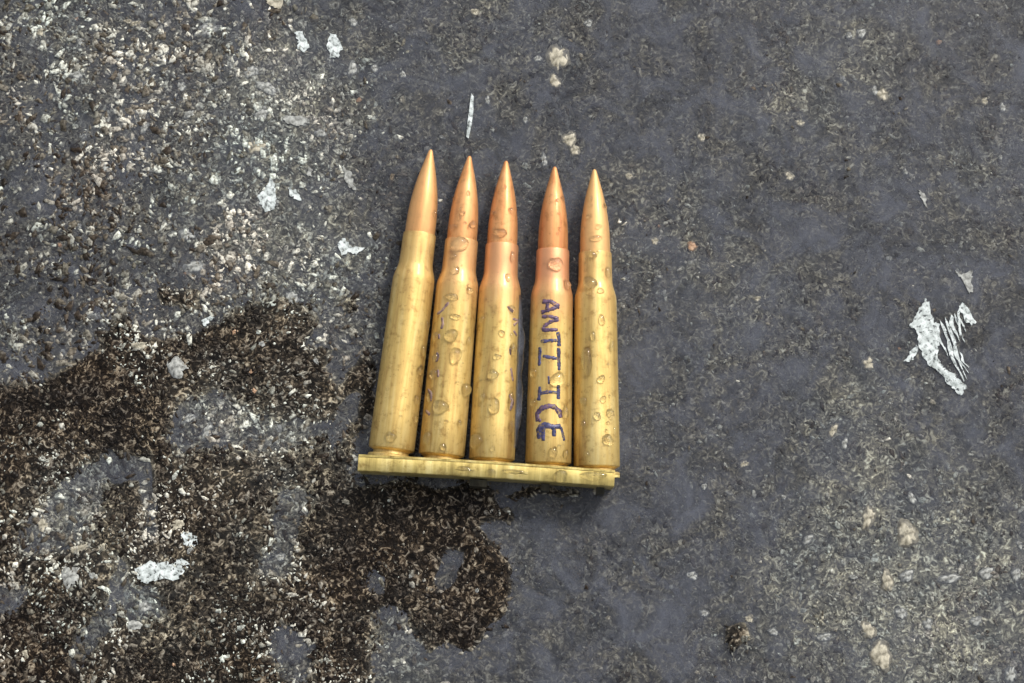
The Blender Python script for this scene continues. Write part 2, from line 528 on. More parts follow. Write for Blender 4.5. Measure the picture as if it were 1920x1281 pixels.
# grains: irregular faceted chips, all in one countless mass
def grains(n, smin, smax, seed, lift):
    r = np.random.default_rng(seed)
    X = r.uniform(-0.158, 0.158, n); Y = r.uniform(-0.112, 0.112, n)
    clus = fbm(X, Y, 0.012, seed + 60, 3)
    L = left_at(X, Y); D = dry_at(X, Y)
    keep = r.uniform(0, 1, n) < np.clip((clus - 0.34 + 0.12 * L) * 3.2, 0.1, 1) * (0.75 + 0.25 * L)
    X, Y, L, D, clus = X[keep], Y[keep], L[keep], D[keep], clus[keep]
    n = len(X)
    size = (smin + (smax - smin) * r.uniform(0, 1, n) ** 2.4) * MM * 0.5 * (0.80 + 0.45 * L * (1 - D))
    el = r.uniform(1.0, 2.9, n)
    ang = r.uniform(0, 2 * math.pi, n) * 0.6 + 2.2 * vnoise(X, Y, 0.02, 77)
    K = 5
    th = np.arange(K) / K * 2 * math.pi
    rad = size[:, None] * r.uniform(0.45, 1.4, (n, K))
    ex = rad * np.cos(th) * np.sqrt(el)[:, None]; ey = rad * np.sin(th) / np.sqrt(el)[:, None]
    ca = np.cos(ang)[:, None]; sa = np.sin(ang)[:, None]
    dx = ex * ca - ey * sa; dy = ex * sa + ey * ca
    z0 = height(X, Y)
    up = lift * MM * r.uniform(0.4, 1.3, n) * (1 - 0.45 * D)  + size * 0.08
    tx = r.uniform(-0.25, 0.25, n)[:, None]; ty = r.uniform(-0.25, 0.25, n)[:, None]
    bz = (z0 - 0.25 * MM)[:, None] + np.zeros((n, K))
    tz = (z0 + up)[:, None] + tx * dx * 0.7 + ty * dy * 0.7
    bot = np.stack([X[:, None] + dx, Y[:, None] + dy, bz], 2)
    top = np.stack([X[:, None] + dx * 0.88, Y[:, None] + dy * 0.88, tz], 2)
    cen = np.stack([X, Y, z0 + up * 1.25], 1)[:, None, :]
    VV = np.concatenate([bot, top, cen], 1)
    o = (np.arange(n) * (2 * K + 1))[:, None]
    j = np.arange(K); j2 = (j + 1) % K
    f = []
    f.append(np.stack([o + j, o + j2, o + K + j2], 2).reshape(-1, 3))
    f.append(np.stack([o + j, o + K + j2, o + K + j], 2).reshape(-1, 3))
    f.append(np.stack([o + K + j, o + K + j2, np.broadcast_to(o + 2 * K, (n, K))], 2).reshape(-1, 3))
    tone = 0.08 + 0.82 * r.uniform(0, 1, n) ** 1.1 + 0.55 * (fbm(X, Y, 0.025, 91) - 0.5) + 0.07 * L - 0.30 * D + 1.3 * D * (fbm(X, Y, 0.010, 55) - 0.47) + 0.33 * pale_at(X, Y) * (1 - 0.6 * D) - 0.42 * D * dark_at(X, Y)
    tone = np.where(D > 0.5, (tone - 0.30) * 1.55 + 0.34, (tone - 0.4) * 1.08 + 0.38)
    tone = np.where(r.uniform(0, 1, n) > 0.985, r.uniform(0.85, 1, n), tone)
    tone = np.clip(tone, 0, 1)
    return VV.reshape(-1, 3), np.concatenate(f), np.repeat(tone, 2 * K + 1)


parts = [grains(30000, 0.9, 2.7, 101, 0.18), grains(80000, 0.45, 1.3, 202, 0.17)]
off = 0; VV = []; FF = []; TT = []
for v_, f_, t_ in parts:
    VV.append(v_); FF.append(f_ + off); TT.append(t_); off += len(v_)
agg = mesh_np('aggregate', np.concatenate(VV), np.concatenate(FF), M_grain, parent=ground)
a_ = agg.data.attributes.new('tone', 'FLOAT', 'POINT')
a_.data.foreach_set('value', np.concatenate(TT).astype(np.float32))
tag(agg, kind='stuff')


def zg(x, y):
    return float(height(np.array([x]), np.array([y]))[0])


def blob_outline(n, rx, ry, rot, jag, r):
    ph = [r.uniform(0, 6.28) for _ in range(5)]
    pts = []
    for i in range(n):
        a = 2 * math.pi * i / n
        m = 1 + jag * (0.5 * math.sin(2 * a + ph[0]) + 0.45 * math.sin(3 * a + ph[1]) + 0.35 * math.sin(5 * a + ph[2]) + 0.3 * math.sin(8 * a + ph[3])) + r.uniform(-jag, jag) * 0.35
        x = rx * m * math.cos(a); y = ry * m * math.sin(a)
        pts.append((x * math.cos(rot) - y * math.sin(rot), x * math.sin(rot) + y * math.cos(rot)))
    return pts


def stone(px, py, rx, ry, rot, mat, seed, dome=0.5, name='stone'):
    """a half buried stone showing in the surface; a child of the ground"""
    r = random.Random(seed)
    c = at(px, py)
    s = 0.000142
    N = 18
    out_ = blob_outline(N, rx * s, ry * s, math.radians(rot), 0.2, r)
    zc = max(zg(c[0], c[1]), -0.0001)
    vs = []; fs = []
    rings = [(1.12, -0.6), (1.0, -0.12), (0.82, 0.06), (0.62, 0.10 + 0.22 * dome), (0.40, 0.10 + 0.34 * dome), (0.2, 0.10 + 0.4 * dome)]
    for k_, (q, h) in enumerate(rings):
        for (x, y) in out_:
            jq = q * r.uniform(0.93, 1.07)
            vs.append((x * jq, y * jq, (h + r.uniform(-0.17, 0.13) * (k_ > 0)) * MM))
    n = N
    for k_ in range(len(rings) - 1):
        for i in range(n):
            j = (i + 1) % n
            fs.append((k_ * n + i, k_ * n + j, (k_ + 1) * n + j, (k_ + 1) * n + i))
    vs.append((0, 0, (0.08 + 0.4 * dome) * MM)); ci = len(vs) - 1
    for i in range(n): fs.append(((len(rings) - 1) * n + i, (len(rings) - 1) * n + (i + 1) % n, ci))
    o = mesh_obj(name, vs, fs, mat, parent=ground)
    o.location = (c[0], c[1], zc)
    return o


STONES = [  # photo x, y, half sizes, turn, material, dome
    (1046, 108, 20, 28, 8, M_cream, .45), (1040, 152, 12, 14, 0, M_cream, .35), (1068, 262, 17, 13, 20, M_cream, .4), (1078, 282, 9, 12, 0, M_cream, .3), (1008, 110, 9, 7, 0, M_pale, .3),
    (1652, 1228, 20, 30, 25, M_cream, .45), (1628, 1182, 12, 18, 20, M_cream, .3), (1628, 972, 13, 22, -20, M_cream, .4),
    (1702, 1002, 22, 24, 10, M_cream, .35), (1664, 1090, 12, 20, 10, M_cream, .3), (1615, 62, 9, 11, 0, M_pale, .4),
    (1592, 66, 6, 8, 0, M_pale, .3), (1655, 178, 11, 14, 0, M_cream, .3), (1846, 190, 8, 7, 0, M_cream, .3), (1880, 202, 6, 11, 0, M_pale, .3),
    (1297, 462, 10, 9, 0, M_orange, .35), (1316, 258, 8, 10, 0, M_cream, .3), (1710, 934, 8, 13, 30, M_pale, .35), (1912, 1022, 5, 11, 20, M_pale, .3),
    (1628, 682, 12, 12, 0, M_cream, .3), (1562, 808, 7, 16, -25, M_cream, .3), (1584, 832, 6, 12, -20, M_pale, .3),
    (890, 22, 9, 8, 0, M_cream, .3), (755, 140, 6, 8, 0, M_pale, .35), (702, 128, 8, 9, 0, M_pale, .3), (662, 42, 8, 10, 0, M_pale, .35),
    (914, 188, 5, 10, 10, M_pale, .3), (1103, 44, 8, 9, 0, M_pale, .3), (1180, 330, 8, 8, 0, M_cream, .25), (1228, 452, 8, 8, 0, M_cream, .25),
    (1320, 1150, 9, 7, 0, M_pale, .25), (1405, 1160, 9, 8, 0, M_cream, .3), (1450, 1185, 10, 7, 0, M_pale, .25), (1515, 1012, 12, 8, 40, M_pale, .3),
    (1600, 1082, 8, 5, 0, M_pale, .3), (1320, 912, 6, 6, 0, M_pale, .35), (1298, 1080, 10, 9, 0, M_pale, .25), (1470, 932, 6, 5, 0, M_pale, .3),
    (365, 500, 20, 14, 0, M_pale, .4), (548, 560, 13, 16, 20, M_pale, .35), (330, 690, 15, 22, 30, M_pale, .4), (262, 648, 14, 10, 0, M_cream, .3),
    (340, 690, 14, 8, 0, M_pale, .3), (130, 1082, 20, 22, 0, M_pale, .35), (150, 1030, 20, 10, 20, M_cream, .3), (80, 985, 12, 14, 0, M_cream, .35),
    (388, 808, 8, 18, -25, M_pale, .35), (352, 785, 16, 8, 30, M_pale, .3), (252, 1175, 15, 12, 0, M_pale, .35), (270, 1138, 12, 14, 0, M_pale, .3),
    (525, 1045, 9, 8, 0, M_pale, .3), (330, 985, 14, 12, 0, M_cream, .3), (240, 40, 9, 6, 0, M_cream, .3), (255, 44, 12, 6, 20, M_cream, .3),
    (142, 140, 13, 9, 0, M_pale, .3), (76, 60, 9, 9, 0, M_cream, .3), (150, 78, 8, 8, 0, M_pale, .3), (340, 162, 10, 9, 0, M_pale, .3),
    (470, 135, 16, 12, 20, M_pale, .3), (490, 215, 14, 12, 0, M_pale, .35), (355, 215, 12, 9, 30, M_pale, .3), (270, 240, 8, 14, -30, M_pale, .3),
    (560, 228, 22, 9, -5, M_pale, .3), (500, 165, 22, 12, -30, M_pale, .3), (390, 55, 22, 14, 20, M_pale, .3), (195, 312, 8, 11, 30, M_pale, .3),
    (480, 275, 22, 14, 0, M_cream, .3), (600, 250, 12, 9, 0, M_pale, .3), (660, 130, 10, 18, 0, M_pale, .3), (350, 440, 16, 14, 0, M_pale, .3),
    (1395, 870, 9, 7, 0, M_cream, .25), (1420, 560, 8, 6, 0, M_cream, .25), (1700, 1080, 16, 10, 20, M_pale, .25), (1780, 1085, 22, 9, 10, M_pale, .25),
    (1850, 1075, 15, 12, 20, M_pale, .3), (1905, 1078, 9, 14, 0, M_pale, .3), (1895, 1265, 12, 18, -20, M_pale, .3), (1690, 1150, 12, 10, 0, M_pale, .25),
    (1740, 1170, 10, 10, 0, M_pale, .25), (1830, 1165, 12, 9, 0, M_pale, .25), (1545, 1195, 14, 8, 20, M_pale, .25), (1640, 170, 7, 10, 0, M_pale, .3),
    (1480, 330, 9, 10, 20, M_cream, .25), (1500, 230, 10, 7, 0, M_cream, .25), (1698, 322, 5, 6, 0, M_pale, .3), (1876, 295, 4, 6, 0, M_pale, .3),
    (1020, 300, 6, 16, 10, M_pale, .25), (985, 225, 6, 7, 0, M_pale, .25),
]
for i, (x, y, a, b_, ro, m_, dm) in enumerate(STONES):
    stone(x, y, a, b_, ro, m_, 400 + i, dm)
# many smaller stones, one object each, sharing a few meshes
base_stones = [stone(-900, -900 - 40 * i, 7 + i % 3, 6, 30 * i, (M_pale, M_cream, M_pale, M_orange, M_pale, M_cream)[i], 900 + i, 0.22) for i in range(6)]
r_ = random.Random(77)
for o in base_stones: pass
cnt = 0
while cnt < 70:
    x = r_.uniform(0, 1920); y = r_.uniform(0, 1281)
    if 660 < x < 1165 and 280 < y < 930: continue
    if x > 700 and r_.random() < 0.45: continue
    c = at(x, y)
    src = base_stones[r_.randrange(6)]
    o = src if cnt < 6 and src.location.x < -0.2 else src.copy()
    if o is not src: C.objects.link(o); o.parent = ground
    q = r_.uniform(0.55, 1.25) * (0.8 if x > 700 else 1.0)
    o.location = (c[0], c[1], max(zg(c[0], c[1]), -0.00015) - 0.00004)
    o.rotation_euler = (0, 0, r_.uniform(0, 6.28))
    o.scale = (q, q * r_.uniform(0.6, 1.0), 0.9)
    cnt += 1
for o in base_stones:
    if o.location.x < -0.2:
        bpy.data.objects.remove(o)


# ------------------------------------------------------------------ white flecks and slivers lying on the ground
def flake(name, pts, label, cat, group=None, mat=None, th=0.12, lift=0.0, sub=5, extra=()):
    """an irregular thin flake with its own thickness; pts = outline in photo positions"""
    r = random.Random(len(label) + int(pts[0][0]))
    more = []
    for strip in extra:
        more.append([at(x, y) for x, y in strip])
    P = []
    n = len(pts)
    for i in range(n):
        x1, y1 = pts[i]; x2, y2 = pts[(i + 1) % n]
        for k_ in range(sub):
            f = k_ / sub
            j = 1.0 if k_ == 0 else 2.6
            P.append((x1 + (x2 - x1) * f + r.uniform(-j, j), y1 + (y2 - y1) * f + r.uniform(-j, j)))
    W3 = [at(x, y) for x, y in P]
    cx_ = sum(p[0] for p in W3) / len(W3); cy_ = sum(p[1] for p in W3) / len(W3)
    z = max(max(zg(p[0], p[1]) for p in W3) * 0.6, 0.0) + (lift + 0.21) * MM
    import bmesh
    me = bpy.data.meshes.new(name)
    bm = bmesh.new()
    lay = bm.verts.layers.float.new('core')
    for W_ in ([W3] if not more else [W3] + more):
        vs = [bm.verts.new((p[0] - cx_, p[1] - cy_, 0)) for p in W_]
        f = bm.faces.new(vs)
        f.normal_update()
        if f.normal.z < 0: f.normal_flip()
    bmesh.ops.inset_region(bm, faces=bm.faces[:], thickness=0.00028, depth=0.0)
    for v_ in bm.verts: v_[lay] = 0.0 if v_.is_boundary else 1.0
    bmesh.ops.triangulate(bm, faces=bm.faces[:])
    for v_ in bm.verts:
        v_.co.z += (r.uniform(0.0, 0.06) + (0.05 if not v_.is_boundary else -0.02)) * MM
    g_ = bmesh.ops.extrude_face_region(bm, geom=bm.faces[:])
    for e in g_['geom']:
        if isinstance(e, bmesh.types.BMVert): e.co.z -= (th + 0.2) * MM
    bmesh.ops.recalc_face_normals(bm, faces=bm.faces[:])
    bm.to_mesh(me); bm.free()
    me.materials.append(mat or M_white)
    o = bpy.data.objects.new(name, me)
    C.objects.link(o)
    o.location = (cx_, cy_, z)
    return tag(o, label, cat, group)


GP = 'white paint flecks on the ground'
flake('paint_fleck', [(1734, 560), (1742, 566), (1750, 604), (1762, 608), (1760, 640), (1758, 668), (1768, 690), (1790, 700), (1802, 718), (1812, 724), (1802, 742),
                      (1792, 735), (1780, 722), (1762, 700), (1740, 684), (1728, 662), (1722, 640), (1716, 618), (1704, 612), (1712, 600), (1722, 584)],
      'large white scraped paint patch far right, curved like a crescent', 'paint mark', GP)
def streak(x0, y0, x1, y1, w, r):
    n = 12
    L_, R_ = [], []
    bw = r.uniform(1, 6)
    for k_ in range(n + 1):
        f = k_ / n
        bow = (bw * math.sin(f * math.pi) + 1.5 * math.sin(f * 9 + bw))
        wq = w * (0.35 + 0.65 * math.sin(min(1, f * 1.15 + 0.05) * math.pi) ** 0.5) * r.uniform(0.6, 1.25) if 0 < k_ < n else 0.6
        x = x0 + (x1 - x0) * f - bow; y = y0 + (y1 - y0) * f
        L_.append((x - wq * 0.5, y)); R_.append((x + wq * 0.5, y + r.uniform(-1, 1)))
    return L_ + R_[::-1]


rs_ = random.Random(3)
STK = [streak(1764, 600, 1806, 716, 7, rs_), streak(1773, 594, 1812, 712, 6, rs_), streak(1783, 590, 1800, 640, 7, rs_), streak(1791, 588, 1808, 642, 6, rs_),
       streak(1757, 612, 1778, 668, 5, rs_), streak(1797, 578, 1812, 622, 5, rs_), streak(1786, 650, 1817, 700, 4, rs_), streak(1800, 660, 1815, 690, 4, rs_)]
flake('paint_fleck', STK[0], 'parallel brushed white streaks right of the crescent patch', 'paint mark', GP, sub=1, extra=STK[1:])
flake('paint_fleck', [(1798, 574), (1804, 568), (1814, 575), (1830, 604), (1820, 610), (1808, 600)],
      'short slanting white stripe, upper end of the streaked scrape on the right', 'paint mark', GP)
flake('paint_fleck', [(1790, 507), (1806, 514), (1824, 508), (1820, 530), (1824, 545), (1818, 550), (1810, 524), (1798, 518)],
      'small hooked pale fleck just above the large scraped patch', 'paint mark', GP, M_pale)
flake('paint_fleck', [(1718, 646), (1722, 650), (1712, 676), (1694, 678), (1706, 660)],
      'small white triangular fleck left of the crescent scrape', 'paint mark', GP)
flake('paint_fleck', [(254, 1066), (268, 1060), (284, 1052), (296, 1056), (318, 1054), (342, 1048), (356, 1058), (346, 1072), (332, 1088), (300, 1086), (278, 1094), (262, 1088)],
      'oblong bright white patch in the dark lower left ground', 'paint mark', GP)
flake('paint_fleck', [(340, 1002), (352, 996), (370, 1006), (372, 1020), (360, 1028), (346, 1022)],
      'rounded white fleck above the oblong patch, lower left', 'paint mark', GP)
flake('paint_fleck', [(505, 334), (516, 346), (518, 370), (514, 392), (500, 398), (488, 384), (484, 366), (498, 354)],
      'bright white chip left of the leftmost bullet', 'paint mark', GP)
flake('paint_fleck', [(540, 352), (556, 358), (566, 378), (554, 374), (542, 364)],
      'small slanting white chip beside the bigger bright chip left of the cartridges', 'paint mark', GP)
flake('paint_fleck', [(618, 62), (630, 66), (642, 90), (634, 108), (622, 110), (614, 92)],
      'bright white leaf shaped chip near the top edge left of centre', 'paint mark', GP)
flake('paint_fleck', [(552, 60), (568, 62), (580, 84), (572, 98), (558, 92), (560, 76)],
      'white chip near the top edge, left of the leaf shaped one', 'paint mark', GP)
flake('paint_fleck', [(634, 456), (646, 446), (658, 462), (684, 464), (668, 478), (652, 474), (640, 480)],
      'small star shaped white fleck close to the leftmost cartridge', 'paint mark', GP)
flake('paint_fleck', [(642, 312), (656, 320), (662, 342), (668, 356), (654, 352), (646, 336)],
      'greyish white fleck between the bright chip and the leftmost bullet', 'paint mark', GP, M_pale)
flake('paint_fleck', [(578, 312), (586, 318), (584, 332), (574, 328)],
      'tiny pale chip above and right of the bright chip', 'paint mark', GP, M_pale)
flake('paint_fleck', [(495, -4), (532, -4), (526, 16), (508, 12)],
      'cream fleck cut by the top edge of the picture', 'paint mark', GP, M_cream)
flake('paint_fleck', [(530, 218), (570, 220), (584, 232), (560, 236), (536, 230)],
      'flat greyish streak below the two white chips near the top', 'paint mark', GP, M_pale)
flake('paint_fleck', [(370, 512), (402, 596), (396, 600), (376, 602), (374, 598)][:0] or [(378, 600), (394, 592), (402, 594), (392, 604), (384, 612)],
      'tiny white forked fleck left above the dark damp patch', 'paint mark', GP, M_white)
flake('paint_fleck', [(1720, 355), (1733, 362), (1738, 390), (1732, 382), (1726, 368)],
      'thin pale curved chip on the upper right ground', 'paint mark', GP, M_pale)
flake('sliver', [(884, 176), (888, 182), (887, 210), (883, 236), (878, 260), (874, 258), (877, 232), (880, 206)],
      'thin white needle-like sliver above the second bullet tip', 'sliver', None, M_white, th=0.5, lift=0.35, sub=1)

# ------------------------------------------------------------------ cartridges
AXZ = 6.6 * MM
# profile along the axis: mm from the head, radius mm (for an 84 mm round)
CASE = [(0.0, 5.2), (0.15, 5.8), (0.35, 5.98), (1.05, 5.98), (1.25, 5.75), (1.4, 4.7), (2.15, 4.6), (2.75, 5.85), (3.0, 6.0), (12, 5.95), (25, 5.82), (38, 5.68), (47.4, 5.56),
        (48.4, 5.50), (49.2, 5.34), (51.6, 4.66), (52.6, 4.50), (56, 4.42), (60.2, 4.38), (60.6, 4.30), (60.65, 4.05), (59.0, 4.0)]
BULLET = [(58.5, 3.95), (60.6, 3.99), (63.0, 3.99), (66, 3.90), (68.5, 3.72), (71, 3.43), (73.5, 3.03), (76, 2.52), (78.5, 1.92), (80.8, 1.32), (82.6, 0.84), (83.6, 0.56), (84.0, 0.25), (84.05, 0.0)]
SURF = [(y, r) for y, r in CASE if y <= 60.6][6:] + BULLET[2:]


def surf_r(y):
    ys = [p[0] for p in SURF]; rs = [p[1] for p in SURF]
    return float(np.interp(y, ys, rs))


def lathe(name, prof, mat, parent, seg=48, wob=0.0, seed=1):
    vs = []; fs = []
    r = random.Random(seed)
    for (y, rad) in prof:
        q = rad * MM
        for i in range(seg):
            a = 2 * math.pi * i / seg
            vs.append((q * math.cos(a), y * MM, q * math.sin(a)))
    for k_ in range(len(prof) - 1):
        for i in range(seg):
            j = (i + 1) % seg
            fs.append((k_ * seg + i, (k_ + 1) * seg + i, (k_ + 1) * seg + j, k_ * seg + j))
    fs.append(tuple(range(seg)))
    o = mesh_obj(name, vs, fs, mat, parent)
    me = o.data
    # sharp turns at rim and case mouth
    import bmesh
    bm = bmesh.new(); bm.from_mesh(me)
    bmesh.ops.remove_doubles(bm, verts=bm.verts, dist=1e-7)
    bmesh.ops.recalc_face_normals(bm, faces=bm.faces[:])
    for e in bm.edges:
        if len(e.link_faces) == 2 and e.calc_face_angle(0) > math.radians(38): e.smooth = False
    bm.to_mesh(me); bm.free()
    return o


ORD = ['leftmost cartridge', 'second cartridge from the left', 'middle cartridge', 'second cartridge from the right', 'rightmost cartridge']
CART_LABEL = ['leftmost brass rifle cartridge, with few water droplets and a pale yellow neck',
              'second rifle cartridge from the left, dotted with many round droplets',
              'middle rifle cartridge in the clip, with pinkish neck and streaked yellow case',
              'rifle cartridge with dark handwriting down its brass case',
              'rightmost rifle cartridge, heavily beaded with water along its bright case']
CARTS = [  # visible foot of the body (photo), tip (photo), neck tint, axis height
    ((734, 843), (808, 281), 0.15), ((828, 854), (880.5, 293), 0.55), ((922, 862), (949, 302), 0.8), ((1028, 870), (1040, 313), 0.95), ((1119, 876), (1114.5, 318), 0.2)]
cart_frames = []
for i, (foot, tip, nt_) in enumerate(CARTS):
    pf = at(*foot, AXZ); pt = at(*tip, AXZ - 0.9 * MM)
    d = pt - pf; d[2] = 0
    length_vis = np.linalg.norm(d)
    sc = length_vis / (84.0 - 2.7) / MM
    u = d / length_vis
    base = pf - u * 2.7 * sc * MM
    rot = math.atan2(-u[0], u[1])
    e = bpy.data.objects.new('rifle_cartridge', None)
    C.objects.link(e)
    e.empty_display_size = 0.01
    e.location = (base[0], base[1], AXZ)
    e.rotation_euler = (math.radians(-0.55), 0, rot)
    e.scale = (1, sc, 1)
    M = Matrix.LocRotScale(e.location, e.rotation_euler, e.scale)
    cart_frames.append((M, M.inverted()))
    tag(e, CART_LABEL[i], 'cartridge', 'rifle cartridges held side by side in the clip')
    cs = lathe('cartridge_case', CASE, M_brass, e, seed=i)
    cs['neck_tint'] = nt_
    bl = lathe('bullet', BULLET, M_copper, e, seed=i + 9)
    bl['neck_tint'] = (0.45, 0.2, 0.1, 0.05, 0.75)[i]
    spin = 0.9 * i
    cs.rotation_euler = (0, spin, 0); bl.rotation_euler = (0, spin * 1.7, 0)
    if i == 3: lettered = e
    if i == 1: faint2 = e
    if i == 2: faint3 = e


def to_cart(i, px, py, z=11.6 * MM):
    """photo position -> (mm along the cartridge, mm sideways)"""
    M, Mi = cart_frames[i]
    for _ in range(3):
        p = Mi @ Vector(at(px, py, z))
        y = p.y / MM; s = p.x / MM
        r = surf_r(y)
        z = AXZ + math.sqrt(max(r * r - s * s, 0.05)) * MM - 0.0096 * p.y
    return y, s


def cart_pt(i, y, ang, lift):
    r = surf_r(y) + lift
    return Vector((r * math.sin(ang) * MM, y * MM, r * math.cos(ang) * MM))


def ink(name, parent, i, strokes, mat, width=0.78, lift=0.03):
    vs = []; fs = []
    r = random.Random(len(strokes) * 7 + int(strokes[0][0][0]))
    for st in strokes:
        w_ = width
        pts = st
        if isinstance(st[-1], float): w_ = st[-1]; pts = st[:-1]
        # resample
        P = []
        for (x1, y1), (x2, y2) in zip(pts, pts[1:]):
            n = max(2, int(math.hypot(x2 - x1, y2 - y1) / 2.2))
            for k_ in range(n): P.append((x1 + (x2 - x1) * k_ / n, y1 + (y2 - y1) * k_ / n))
        P.append(pts[-1])
        Q = []
        for x, y in P:
            yy, s = to_cart(i, x, y)
            rr = surf_r(yy)
            Q.append((yy, math.asin(max(-0.985, min(0.985, s / rr))) * rr))
        lo = len(vs)
        for k_, (yy, ss) in enumerate(Q):
            a = Q[max(0, k_ - 1)]; b_ = Q[min(len(Q) - 1, k_ + 1)]
            tx, ty = b_[0] - a[0], b_[1] - a[1]
            l_ = math.hypot(tx, ty) or 1
            nx_, ny_ = -ty / l_, tx / l_
            w = w_ * 0.64 * r.uniform(0.75, 1.2) * (0.7 if k_ in (0, len(Q) - 1) else 1)
            for sg in (-1, 0, 1):
                y2 = yy + nx_ * w * sg; s2 = ss + ny_ * w * sg
                rr = surf_r(y2)
                vs.append(cart_pt(i, y2, s2 / rr, lift if sg == 0 else lift * 0.7))
            for sg in (1, -1):
                y2 = yy + nx_ * w * sg; s2 = ss + ny_ * w * sg
                vs.append(cart_pt(i, y2, s2 / surf_r(y2), -0.03))
        for k_ in range(len(Q) - 1):
            a = lo + k_ * 5; b_ = a + 5
            for j in range(5):
                fs.append((a + j, b_ + j, b_ + (j + 1) % 5, a + (j + 1) % 5))
        fs.append(tuple(lo + j for j in range(5)))
        e_ = lo + (len(Q) - 1) * 5
        fs.append(tuple(e_ + j for j in range(4, -1, -1)))
    o = mesh_obj(name, vs, fs, mat, parent)
    import bmesh
    bm = bmesh.new(); bm.from_mesh(o.data)
    bmesh.ops.recalc_face_normals(bm, faces=bm.faces[:]); bm.to_mesh(o.data); bm.free()
    return o


def Z3(x, y): return (960 + x * 0.1718, 540 + y * 0.1718)
def Z4(x, y): return (960 + x * 0.1795, 700 + y * 0.1795)


def S3(*p): return [Z3(*q) for q in p]
def S4(*p): return [Z4(*q) for q in p]


LET = [
    (M_ink, [S3((325, 150), (420, 145), (515, 205)) + [0.95], S3((515, 205), (420, 235), (315, 270)) + [0.85], S3((390, 140), (380, 245))]),
    (M_ink, [S3((325, 315), (410, 310), (508, 335)) + [0.8], S3((508, 340), (420, 370), (340, 425)) + [0.85], S3((340, 425), (345, 460), (500, 456))]),
    (M_inkblue, [S3((312, 585), (390, 578), (490, 572)) + [0.75], S3((500, 480), (515, 560), (512, 640)) + [0.85]]),
    (M_inkblue, [S3((335, 742), (410, 758), (490, 770)), S3((508, 650), (512, 780), (515, 900)), S3((305, 645), (300, 750), (298, 850))]),
    (M_inkblue, [S3((400, 960), (402, 1050)) + [0.42]]),
    (M_inkblue, [S3((310, 1150), (400, 1135), (500, 1145)), S3((303, 1075), (300, 1150), (290, 1230)), S3((505, 1050), (508, 1130), (506, 1215))]),
    (M_ink, [S4((265, 505), (262, 420), (310, 365), (390, 340), (450, 355), (495, 405), (512, 465)) + [1.1], S4((300, 480), (275, 500))]),
    (M_inkblue, [S4((275, 570), (345, 540), (420, 560), (510, 555)) + [1.15], S4((285, 560), (290, 685)) + [1.4], S4((330, 550), (325, 690), (345, 690)) + [0.8],
                 S4((440, 560), (440, 660)) + [0.9], S4((512, 560), (530, 630), (547, 705)) + [0.7]]),
]
for m_, st in LET:
    ink('letter', lettered, 3, st, m_)


def Z5(x, y): return (760 + x * 0.1561, 520 + y * 0.1561)


def S5(*p): return [Z5(*q) for q in p]


# the worn traces of writing at the edges of two more cartridges
ink('handwriting_trace', faint2, 1, [S5((520, 300), (440, 400), (380, 440)), S5((440, 480), (450, 560), (430, 620)), S5((400, 680), (405, 740)), S5((380, 900), (395, 960), (370, 1010)), S5((390, 1110), (395, 1200)), [(802, 730), (808, 738), (808, 752)], [(798, 770), (806, 778)]], M_inkfaint, 0.6)
ink('handwriting_trace', faint3, 2, [S5((1225, 350), (1290, 410)), S5((1290, 500), (1370, 520), (1300, 580)), S5((1300, 640), (1340, 700)), S5((1260, 850), (1265, 930)), [(958, 690), (962, 715)], [(955, 740), (960, 752), (957, 770)]], M_inkfaint, 0.55)

# ------------------------------------------------------------------ the clip
ca = at(672, 868, 12.5 * MM); cb = at(1152, 898, 12.5 * MM)
cdir = cb - ca; CL = float(np.linalg.norm(cdir)); cang = math.atan2(cdir[1], cdir[0])
cmid = (ca + cb) / 2
clip = bpy.data.objects.new('stripper_clip', None)
C.objects.link(clip)
clip.empty_display_size = 0.01
clip.location = (cmid[0], cmid[1], 0)
clip.rotation_euler = (0, 0, cang)
tag(clip, 'yellow brass stripper clip gripping the bases of all five cartridges', 'clip')


def sweep(name, prof, x0, x1, nseg, mat, parent, bow=0.0, jit=0.0, seed=1):
    """closed profile (y, z in mm) swept along x in mm"""
    r = random.Random(seed)
    vs = []; fs = []
    n = len(prof)
    for k_ in range(nseg + 1):
        f = k_ / nseg
        x = x0 + (x1 - x0) * f
        by = bow * (1 - (2 * f - 1) ** 2)
        for (y, z) in prof:
            vs.append((x * MM, (y + by + r.uniform(-jit, jit)) * MM, (z + r.uniform(-jit, jit)) * MM))
    for k_ in range(nseg):
        for i in range(n):
            j = (i + 1) % n
            fs.append((k_ * n + i, k_ * n + j, (k_ + 1) * n + j, (k_ + 1) * n + i))
    fs.append(tuple(range(n - 1, -1, -1))); fs.append(tuple(nseg * n + i for i in range(n)))
    o = mesh_obj(name, vs, fs, mat, parent)
    import bmesh
    bm = bmesh.new(); bm.from_mesh(o.data)
    bmesh.ops.recalc_face_normals(bm, faces=bm.faces[:])
    for e in bm.edges:
        if len(e.link_faces) == 2 and e.calc_face_angle(0) > math.radians(30): e.smooth = False
    bm.to_mesh(o.data); bm.free()
    o.data.polygons.foreach_set('use_smooth', [True] * len(o.data.polygons))
    return o


h2 = CL / MM / 2
ZB, ZT = -0.1, 13.25
